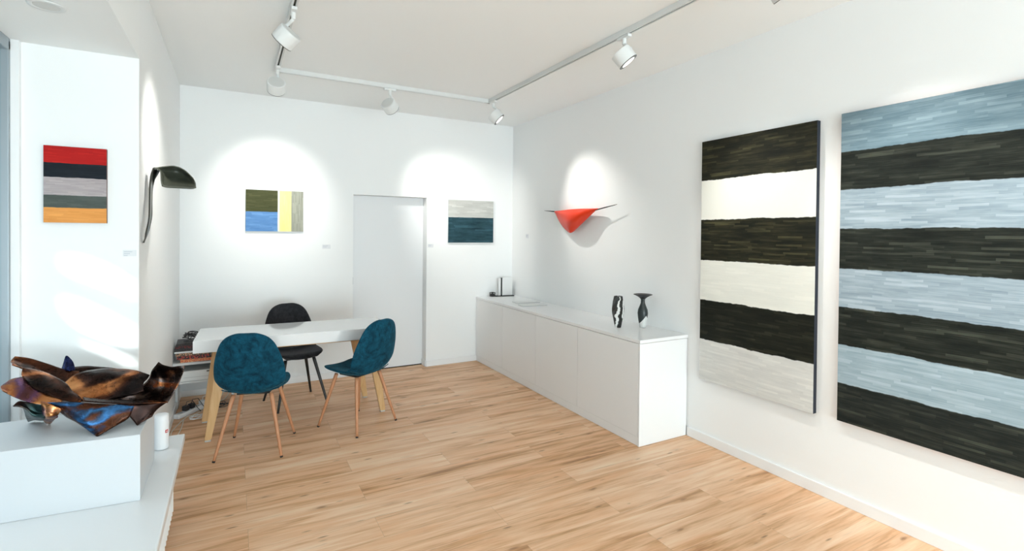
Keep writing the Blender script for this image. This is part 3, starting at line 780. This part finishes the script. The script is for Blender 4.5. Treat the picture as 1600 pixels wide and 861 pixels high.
# ================================================================== BLACK WALL SCULPTURE
ws = thing('wall_sculpture', 'black horn-shaped sculpture with curling hood on the left wall', 'sculpture', (XL, 3.5, 1.75))
WO = Vector((XL, 3.5, 1.75))
def w(cx, cy, x): return onX(200+cx/5.385, 240+cy/5.385, x) - WO
def wy(cx, cy, y): return onY(200+cx/5.385, 240+cy/5.385, y) - WO
M_hood = mat('olive_patina', (.070, .075, .055), .30, 0, Coat_Weight=.3)
M_wsc = mat('black_patina', (.020, .022, .016), .28, .0, Coat_Weight=.4)
YH = 3.66
Lf = [w(128, 752, XL+.004), wy(152, 660, 3.42), wy(176, 540, 3.50), wy(180, 400, 3.56), wy(182, 290, 3.58), wy(192, 190, 3.60), wy(214, 120, 3.62)]
Md = [w(130, 750, XL+.006), wy(162, 665, 3.44), wy(186, 545, 3.54), wy(191, 400, 3.60), wy(195, 290, 3.62), wy(210, 195, 3.66), wy(238, 130, 3.70)]
Rt = [w(132, 752, XL+.004), wy(172, 655, 3.46), wy(199, 540, 3.56), wy(201, 400, 3.62), wy(207, 285, 3.64), wy(232, 205, 3.66), wy(266, 140, 3.66)]
bm = bmesh.new(); sheet(bm, [Lf, Md, Rt], 40, 8, .007); obj('tail', bm, M_wsc, ws, True)
bm = bmesh.new()
sheet(bm, [[wy(214, 119, 3.62), wy(270, 145, 3.60), wy(278, 220, 3.56), wy(284, 274, 3.52)],
           [wy(250, 116, 3.66), wy(300, 165, 3.70), wy(320, 230, 3.64), wy(330, 284, 3.50)],
           [wy(330, 107, 3.68), wy(370, 150, 3.76), wy(400, 225, 3.70), wy(410, 289, 3.49)],
           [wy(400, 107, 3.66), wy(440, 150, 3.76), wy(470, 225, 3.70), wy(480, 293, 3.48)],
           [wy(475, 140, 3.62), wy(505, 180, 3.70), wy(530, 235, 3.66), wy(540, 295, 3.49)],
           [wy(545, 205, 3.58), wy(556, 225, 3.60), wy(568, 255, 3.58), wy(574, 288, 3.52)]], 20, 36, .005)
obj('hood', bm, M_hood, ws, True)

# ================================================================== ORANGE WALL SCULPTURE
osx = thing('wall_sculpture', 'orange pouch-shaped sculpture with thin dark stems on the right wall', 'sculpture', (XR, 4.2, 1.8))
OO = Vector((XR, 4.2, 1.8))
def q(cx, cy, dx):
    dx = dx if dx < .01 else .02+dx*.52
    return onX(840+cx/10, 300+cy/10, XR-dx) - OO
M_or = mat('orange_lacquer', (.78, .045, .010), .30, Specular_IOR_Level=.3)
NTm = NT(M_or)
bm = bmesh.new()
sheet(bm, [[q(258, 304, .14), q(380, 292, .20), q(500, 278, .23), q(640, 268, .23), q(800, 268, .20), q(952, 265, .15)],
           [q(285, 345, .13), q(380, 350, .23), q(490, 350, .29), q(620, 345, .28), q(740, 335, .22), q(905, 292, .14)],
           [q(330, 440, .12), q(400, 450, .21), q(480, 450, .28), q(590, 440, .26), q(690, 420, .19), q(800, 390, .12)],
           [q(395, 540, .10), q(440, 545, .16), q(485, 545, .20), q(560, 535, .18), q(620, 525, .14), q(690, 495, .09)],
           [q(475, 622, .08), q(495, 632, .10), q(510, 637, .11), q(530, 632, .10), q(550, 622, .09), q(570, 608, .07)]], 36, 26, .006)
obj('pouch', bm, M_or, osx, True)
bm = bmesh.new()
sheet(bm, [[q(258, 304, .14), q(380, 292, .20), q(500, 278, .23), q(640, 268, .23), q(800, 268, .20), q(952, 265, .15)],
           [q(300, 308, .08), q(400, 298, .08), q(520, 285, .08), q(640, 278, .08), q(780, 272, .08), q(920, 270, .08)],
           [q(400, 400, .004), q(450, 400, .004), q(520, 400, .004), q(580, 400, .004), q(640, 400, .004), q(700, 400, .004)],
           [q(475, 620, .075), q(495, 630, .08), q(510, 635, .08), q(530, 630, .08), q(550, 620, .08), q(570, 606, .065)]], 30, 20, .005)
obj('back_shell', bm, M_or, osx, True)
bm = bmesh.new(); tube(bm, [q(268, 305, .138), q(190, 300, .12), q(105, 291, .10)], [.006, .0055, .0018], 10)
obj('stem', bm, M_black, osx, True)
bm = bmesh.new(); tube(bm, [q(890, 292, .150), q(960, 268, .148), q(1080, 235, .13), q(1190, 208, .11), q(1242, 193, .10)], [.004, .006, .0055, .004, .0018], 10)
obj('stem', bm, M_black, osx, True)

# ================================================================== OBJECTS ON THE SIDEBOARD
CT = CZ+.0006
def blotch(name, c1, c2, fn):
    m = mat(name, c1, .35); t = NT(m); tc = t.n('ShaderNodeTexCoord'); sp = t.n('ShaderNodeSeparateXYZ'); t.l(tc.outputs['Object'], sp.inputs[0])
    t.l(t.mix(fn(t, sp.outputs[0], sp.outputs[1], sp.outputs[2]), c1, c2), t.b.inputs['Base Color']); return m
def f_v1(t, x, y, z):
    nn = t.noise(t.comb(0, 0, t.m('MULTIPLY', z, 14)), 1, 3)
    ctr = t.m('ADD', t.m('MULTIPLY', t.m('SUBTRACT', nn, .5), .09), t.m('MULTIPLY', t.m('SUBTRACT', z, .16), .06))
    d = t.m('ABSOLUTE', t.m('SUBTRACT', x, t.m('SUBTRACT', ctr, .008)))
    wd = t.m('SUBTRACT', .014, t.m('MULTIPLY', t.m('ABSOLUTE', t.m('SUBTRACT', z, .11)), .07))
    a = t.m('LESS_THAN', d, wd)
    e = t.m('LESS_THAN', t.m('ABSOLUTE', t.m('SUBTRACT', x, t.m('ADD', .036, t.m('MULTIPLY', ctr, .4)))), .006)
    return t.m('MAXIMUM', a, t.m('MULTIPLY', e, t.m('GREATER_THAN', z, .08)))
V1 = blotch('black_white_glaze', (.018, .018, .016), (.80, .80, .77), f_v1)
v1p = onZ(965.5, 511.5, CZ)
vz = thing('faceted_vase', 'faceted black vase with a white streak on the sideboard', 'vase', (v1p.x, v1p.y, CT), R(-28))
bm = bmesh.new(); segs = 7
prof = [(.026, 0), (.030, .02), (.052, .13), (.054, .165), (.046, .22), (.037, .268), (.033, .268), (.032, .20)]
rings = []
for i, (r, z) in enumerate(prof):
    rings.append([bm.verts.new((r*math.cos(2*PI*(k+.2*(i % 2))/segs+.3), r*math.sin(2*PI*(k+.2*(i % 2))/segs+.3), z)) for k in range(segs)])
for a, b in zip(rings, rings[1:]):
    for k in range(segs): bm.faces.new((a[k], a[(k+1) % segs], b[(k+1) % segs], b[k]))
bm.faces.new(rings[0][::-1]); bm.faces.new(rings[-1])
obj('vase_body', bm, V1, vz)
def f_v2(t, x, y, z):
    line = t.m('ADD', .072, t.m('MULTIPLY', t.m('ABSOLUTE', t.m('SUBTRACT', x, .018)), -1.35))
    line = t.m('ADD', line, .035)
    return t.m('LESS_THAN', z, line)
V2 = blotch('black_white_body', (.022, .030, .030), (.72, .72, .69), f_v2)
v2p = onZ(1004, 512, CZ)
vz = thing('flared_vase', 'black vase with flat flared rim and pale foot on the sideboard', 'vase', (v2p.x, v2p.y, CT), R(-28))
bm = bmesh.new(); lathe(bm, [(.024, 0), (.028, .006), (.032, .040), (.040, .085), (.044, .125), (.040, .155), (.028, .185), (.018, .212), (.0165, .238), (.022, .250)], 40); obj('vase_body', bm, V2, vz, True)
bm = bmesh.new(); lathe(bm, [(.0225, .2502), (.036, .262), (.060, .276), (.080, .284), (.078, .2865), (.045, .281), (.016, .262)], 48); obj('rim', bm, M_blackmat, vz, True)

# brochure stand, cube and leaflets at the far end
bp = onZ(786, 462.6, CZ)
st = thing('brochure_stand', 'black brochure stand at the far end of the sideboard', 'stand', (bp.x, bp.y, CT), R(-8))
bm = bmesh.new(); box(bm, -.115, .135, -.050, .050, 0, .011, .002); obj('base', bm, M_black, st)
bm = bmesh.new(); box(bm, -.030, -.014, -.006, .022, .0112, .232, .002); obj('upright', bm, M_black, st)
bk = thing('brochure', 'white brochure standing upright in the black stand', 'brochure', (bp.x, bp.y, CT+.0115), R(-8))
bm = bmesh.new(); box(bm, -.0135, .125, -.002, .005, 0, .228, .001); obj('right_page', bm, M_white, bk)
bm = bmesh.new(); box(bm, -.062, -.0305, .002, .008, 0, .215, .001); obj('left_page', bm, M_white, bk)
cp = onZ(764.5, 462, CZ)
cbx = thing('card_holder', 'small black open cube left of the brochure stand', 'holder', (cp.x, cp.y-.09, CT), R(10))
bm = bmesh.new()
s = .026
for a in (-s, s-.006):
    for b in (-s, s-.006):
        box(bm, a, a+.006, b, b+.006, 0, .052)
for z in (0, .046):
    box(bm, -s, s, -s, -s+.006, z, z+.006); box(bm, -s, s, s-.006, s, z, z+.006); box(bm, -s, -s+.006, -s, s, z, z+.006); box(bm, s-.006, s, -s, s, z, z+.006)
obj('frame', bm, M_black, cbx)
bm = bmesh.new(); box(bm, -s+.0065, s-.0065, -s+.0065, s-.0065, .001, .036, .002); obj('card_stack', bm, M_blackmat, cbx)
lp = onZ(822, 472.4, CZ)
lf = thing('leaflet', 'white leaflet lying on the sideboard in front of the brochure stand', 'leaflet', (lp.x, lp.y, CT), R(-9))
bm = bmesh.new(); box(bm, -.145, .145, -.075, .075, 0, .0045, .0005); obj('pages', bm, M_grey, lf)
bm = bmesh.new(); box(bm, -.147, .147, -.077, .077, .0047, .0060, .0003); obj('cover', bm, M_white, lf)
lp = onZ(828, 476.2, CZ)
lf = thing('leaflet', 'white leaflet lying on the sideboard, the nearer of the two', 'leaflet', (lp.x, lp.y-.06, CT), R(-6))
bm = bmesh.new(); box(bm, -.150, .150, -.065, .065, 0, .0055, .0005); obj('pages', bm, M_grey, lf)
bm = bmesh.new(); box(bm, -.152, .152, -.067, .067, .0057, .0070, .0003); obj('cover', bm, M_white, lf)

# ================================================================== SHELF WITH BOOKS IN THE CORNER
SY0 = 5.125
sh = thing('low_shelf', 'low white shelf unit in the back left corner behind the table', 'shelf', (XL, SY0, 0))
M_shelf = mat('shelf_white', (.70, .71, .71), .4)
def sb(name, x0, x1, y0, y1, z0, z1):
    bm = bmesh.new(); box(bm, x0, x1, y0, y1, z0, z1, .0015); obj(name, bm, M_shelf, sh)
SW = .46
sb('board', .001, SW, 0, .42, .447, .467); sb('board', .0205, SW-.0205, .002, .42, .288, .304)
sb('side_panel', .001, .020, .25, .42, .002, .4465); sb('side_panel', SW-.020, SW, .25, .42, .002, .4465)
sb('back_panel', .0205, SW-.0205, .400, .419, .12, .4465)
random.seed(4)
def spinemat(name, base, ink, sc=60):
    m = mat(name, base, .5); t = NT(m); tc = t.n('ShaderNodeTexCoord'); mp = t.n('ShaderNodeMapping'); mp.inputs['Scale'].default_value = (1.6, .2, 1.2); t.l(tc.outputs['Object'], mp.inputs[0])
    f = t.noise(mp.outputs[0], sc, 2, .5); t.l(t.mix(t.rng(f, .50, .54), base, ink), t.b.inputs['Base Color']); return m
def book(label, x, y, z, w_, d_, h_, m, rz=0, group=None):
    t = thing('book', label, 'book', (x, y, z), rz)
    bm = bmesh.new(); box(bm, 0, w_, 0, .003, 0, h_, .0008); box(bm, 0, w_, .0025, d_, 0, .0022); box(bm, 0, w_, .0025, d_, h_-.0022, h_); obj('cover', bm, m, t)
    bm = bmesh.new(); box(bm, .003, w_-.003, .0032, d_-.003, .0024, h_-.0024); obj('pages', bm, M_white, t)
    return t
z = .4677
for lb, wd, dp, hh, m, rz, dx in (
  ('orange-lettered book at the bottom of the corner pile', .235, .26, .026, spinemat('spine_orange', (.62, .10, .03), (.80, .45, .20), 90), .01, .055),
  ('red and black book second from the bottom of the corner pile', .25, .27, .030, spinemat('spine_redblack', (.02, .015, .015), (.50, .06, .04), 55), -.02, .03),
  ('colourful book just beneath the white one in the corner pile', .255, .27, .024, spinemat('spine_mixed', (.10, .08, .05), (.62, .36, .22), 70), .015, .02),
  ('white book in the middle of the corner pile', .29, .28, .014, mat('spine_white', (.78, .79, .80), .5), 0, .012),
  ('black book above the white one in the corner pile', .265, .27, .026, spinemat('spine_black', (.008, .008, .008), (.03, .022, .022), 60), .02, .012),
  ('dark book with red lettering near the top of the pile', .25, .25, .020, spinemat('spine_darkred', (.012, .008, .008), (.16, .012, .012), 75), -.02, .018),
  ('thin black book on top of the pile, beneath the black cables', .24, .24, .018, spinemat('spine_black2', (.008, .008, .008), (.03, .02, .02), 50), .03, .025)):
    book(lb, XL+dx, SY0+.02, z, wd, dp, hh, m, rz); z += hh+.0006
topz = z
book('mauve book lying right of the corner pile below the tabletop', XL+.318, SY0+.03, .4966, .125, .22, .040, mat('spine_mauve', (.22, .15, .17), .5), 0)
book('pale book lying under the mauve one on the shelf', XL+.312, SY0+.02, .4676, .130, .23, .0285, mat('spine_pale', (.66, .62, .60), .5), 0)
pr_ = thing('printer', 'flat white printer with a dark slot inside the corner shelf', 'printer', (XL+.03, SY0+.01, .3046))
bm = bmesh.new(); box(bm, 0, .385, 0, .36, 0, .088, .004); obj('housing', bm, mat('printer_white', (.78, .79, .78), .45), pr_)
bm = bmesh.new(); box(bm, .22, .30, -.0012, -.0001, .070, .079); obj('slot', bm, M_black, pr_)
bm = bmesh.new(); box(bm, .05, .36, -.0012, -.0001, .030, .034); obj('tray_gap', bm, M_grey, pr_)

def tangle(seed, c, rx, ry, rz_, n, r0, nm=None, step=.05):
    random.seed(seed); pts = []
    a = 0
    for i in range(n):
        a += random.uniform(.6, 1.3)
        rr = random.uniform(.45, 1)
        pts.append(Vector((c[0]+rx*rr*math.cos(a), c[1]+ry*rr*math.sin(a), c[2]+rz_*random.random())))
    sm = []
    for i in range((n-1)*7+1): sm.append(cr(pts, i/((n-1)*7)))
    for p in sm: p.z = max(p.z, c[2]+r0*0)
    bm = bmesh.new(); tube(bm, sm, r0, 6); return bm
o = obj('cable_pile', tangle(3, (XL+.15, SY0+.11, topz+.006), .085, .07, .075, 46, .0035), M_blackmat, None, True)
tag(o, 'tangled black cables lying on top of the book pile', 'cables')
# power strip and cables on the floor
pw = thing('power_strip', 'white power strip on the floor under the corner shelf', 'power strip', (-.315, 5.23, 0), R(52))
bm = bmesh.new(); box(bm, -.17, .17, -.027, .027, .0008, .040, .006); obj('housing', bm, M_whitepl, pw)
for i in range(5):
    bm = bmesh.new(); lathe(bm, [(.019, .0402), (.019, .0425), (.016, .0425), (.016, .041)], 20, None, 0, -.13+i*.062, 0); obj('socket', bm, M_grey, pw)
for k, (dx, mm) in enumerate(((-.068, M_blackmat), (.118, M_whitepl), (-.005, M_blackmat))):
    lbl = ('black plug with bulky adapter in the power strip', 'white plug at the far end of the power strip', 'black plug in the middle of the power strip')[k]
    t = thing('power_plug', lbl, 'plug', (-.315+dx*math.cos(R(52)), 5.23+dx*math.sin(R(52)), .0430), R(52))
    bm = bmesh.new(); box(bm, -.022, .022, -.020, .020, 0, .042 if k != 1 else .03, .005); obj('plug_body', bm, mm, t)
    bm = bmesh.new(); z0 = .042 if k != 1 else .03
    tube(bm, [Vector((0, 0, z0-.004)), Vector((.01, .0, z0+.03)), Vector((.05, -.02, z0+.03)), Vector((.085, -.04, .0)), Vector((.10, -.06, -.035))], .003, 6); obj('cord', bm, mm, t, True)
o = obj('cable_coil', tangle(9, (-.13, 5.30, .006), .10, .08, .035, 30, .003), M_blackmat, None, True); tag(o, 'black cable coil on floor beside the power strip', 'cable')
o = obj('cable_coil', tangle(12, (-.26, 5.03, .006), .075, .05, .022, 20, .003), M_whitepl, None, True); tag(o, 'loose white cable loops on floor in front of the power strip', 'cable')
def cable(label, pts, r, m):
    v = [Vector(p) for p in pts]; n = (len(v)-1)*8
    bm = bmesh.new(); tube(bm, [cr(v, i/n) for i in range(n+1)], r, 6); o = obj('cable', bm, m, None, True); tag(o, label, 'cable')
Mc = mat('cable_white', (.74, .72, .66), .5)
def fl(u, v, z=.005): p = onZ(u, v, z); return (max(p.x, XL+.022), p.y, z)
cable('white cable curving across the floor toward the table leg', [fl(275, 648), fl(285, 650), fl(300, 649), fl(313, 643), fl(322, 634), fl(335, 627), fl(350, 624), fl(358, 612), fl(353, 606), fl(346, 618)], .0035, Mc)
cable('white cable running along the left wall down to the speaker', [(XL+.03, 3.46, .012), (XL+.035, 3.9, .006), (XL+.024, 4.2, .006), (XL+.05, 4.5, .006), (XL+.026, 4.75, .006), (XL+.06, 4.95, .006), (-.345, 5.10, .012)], .0035, Mc)
cable('second white cable hanging loosely beside the left wall baseboard', [(XL+.02, 3.44, .30), (XL+.05, 3.60, .20), (XL+.035, 3.8, .11), (XL+.075, 4.1, .03), (XL+.050, 4.4, .006), (XL+.085, 4.8, .006), (-.36, 5.02, .020)], .0035, Mc)
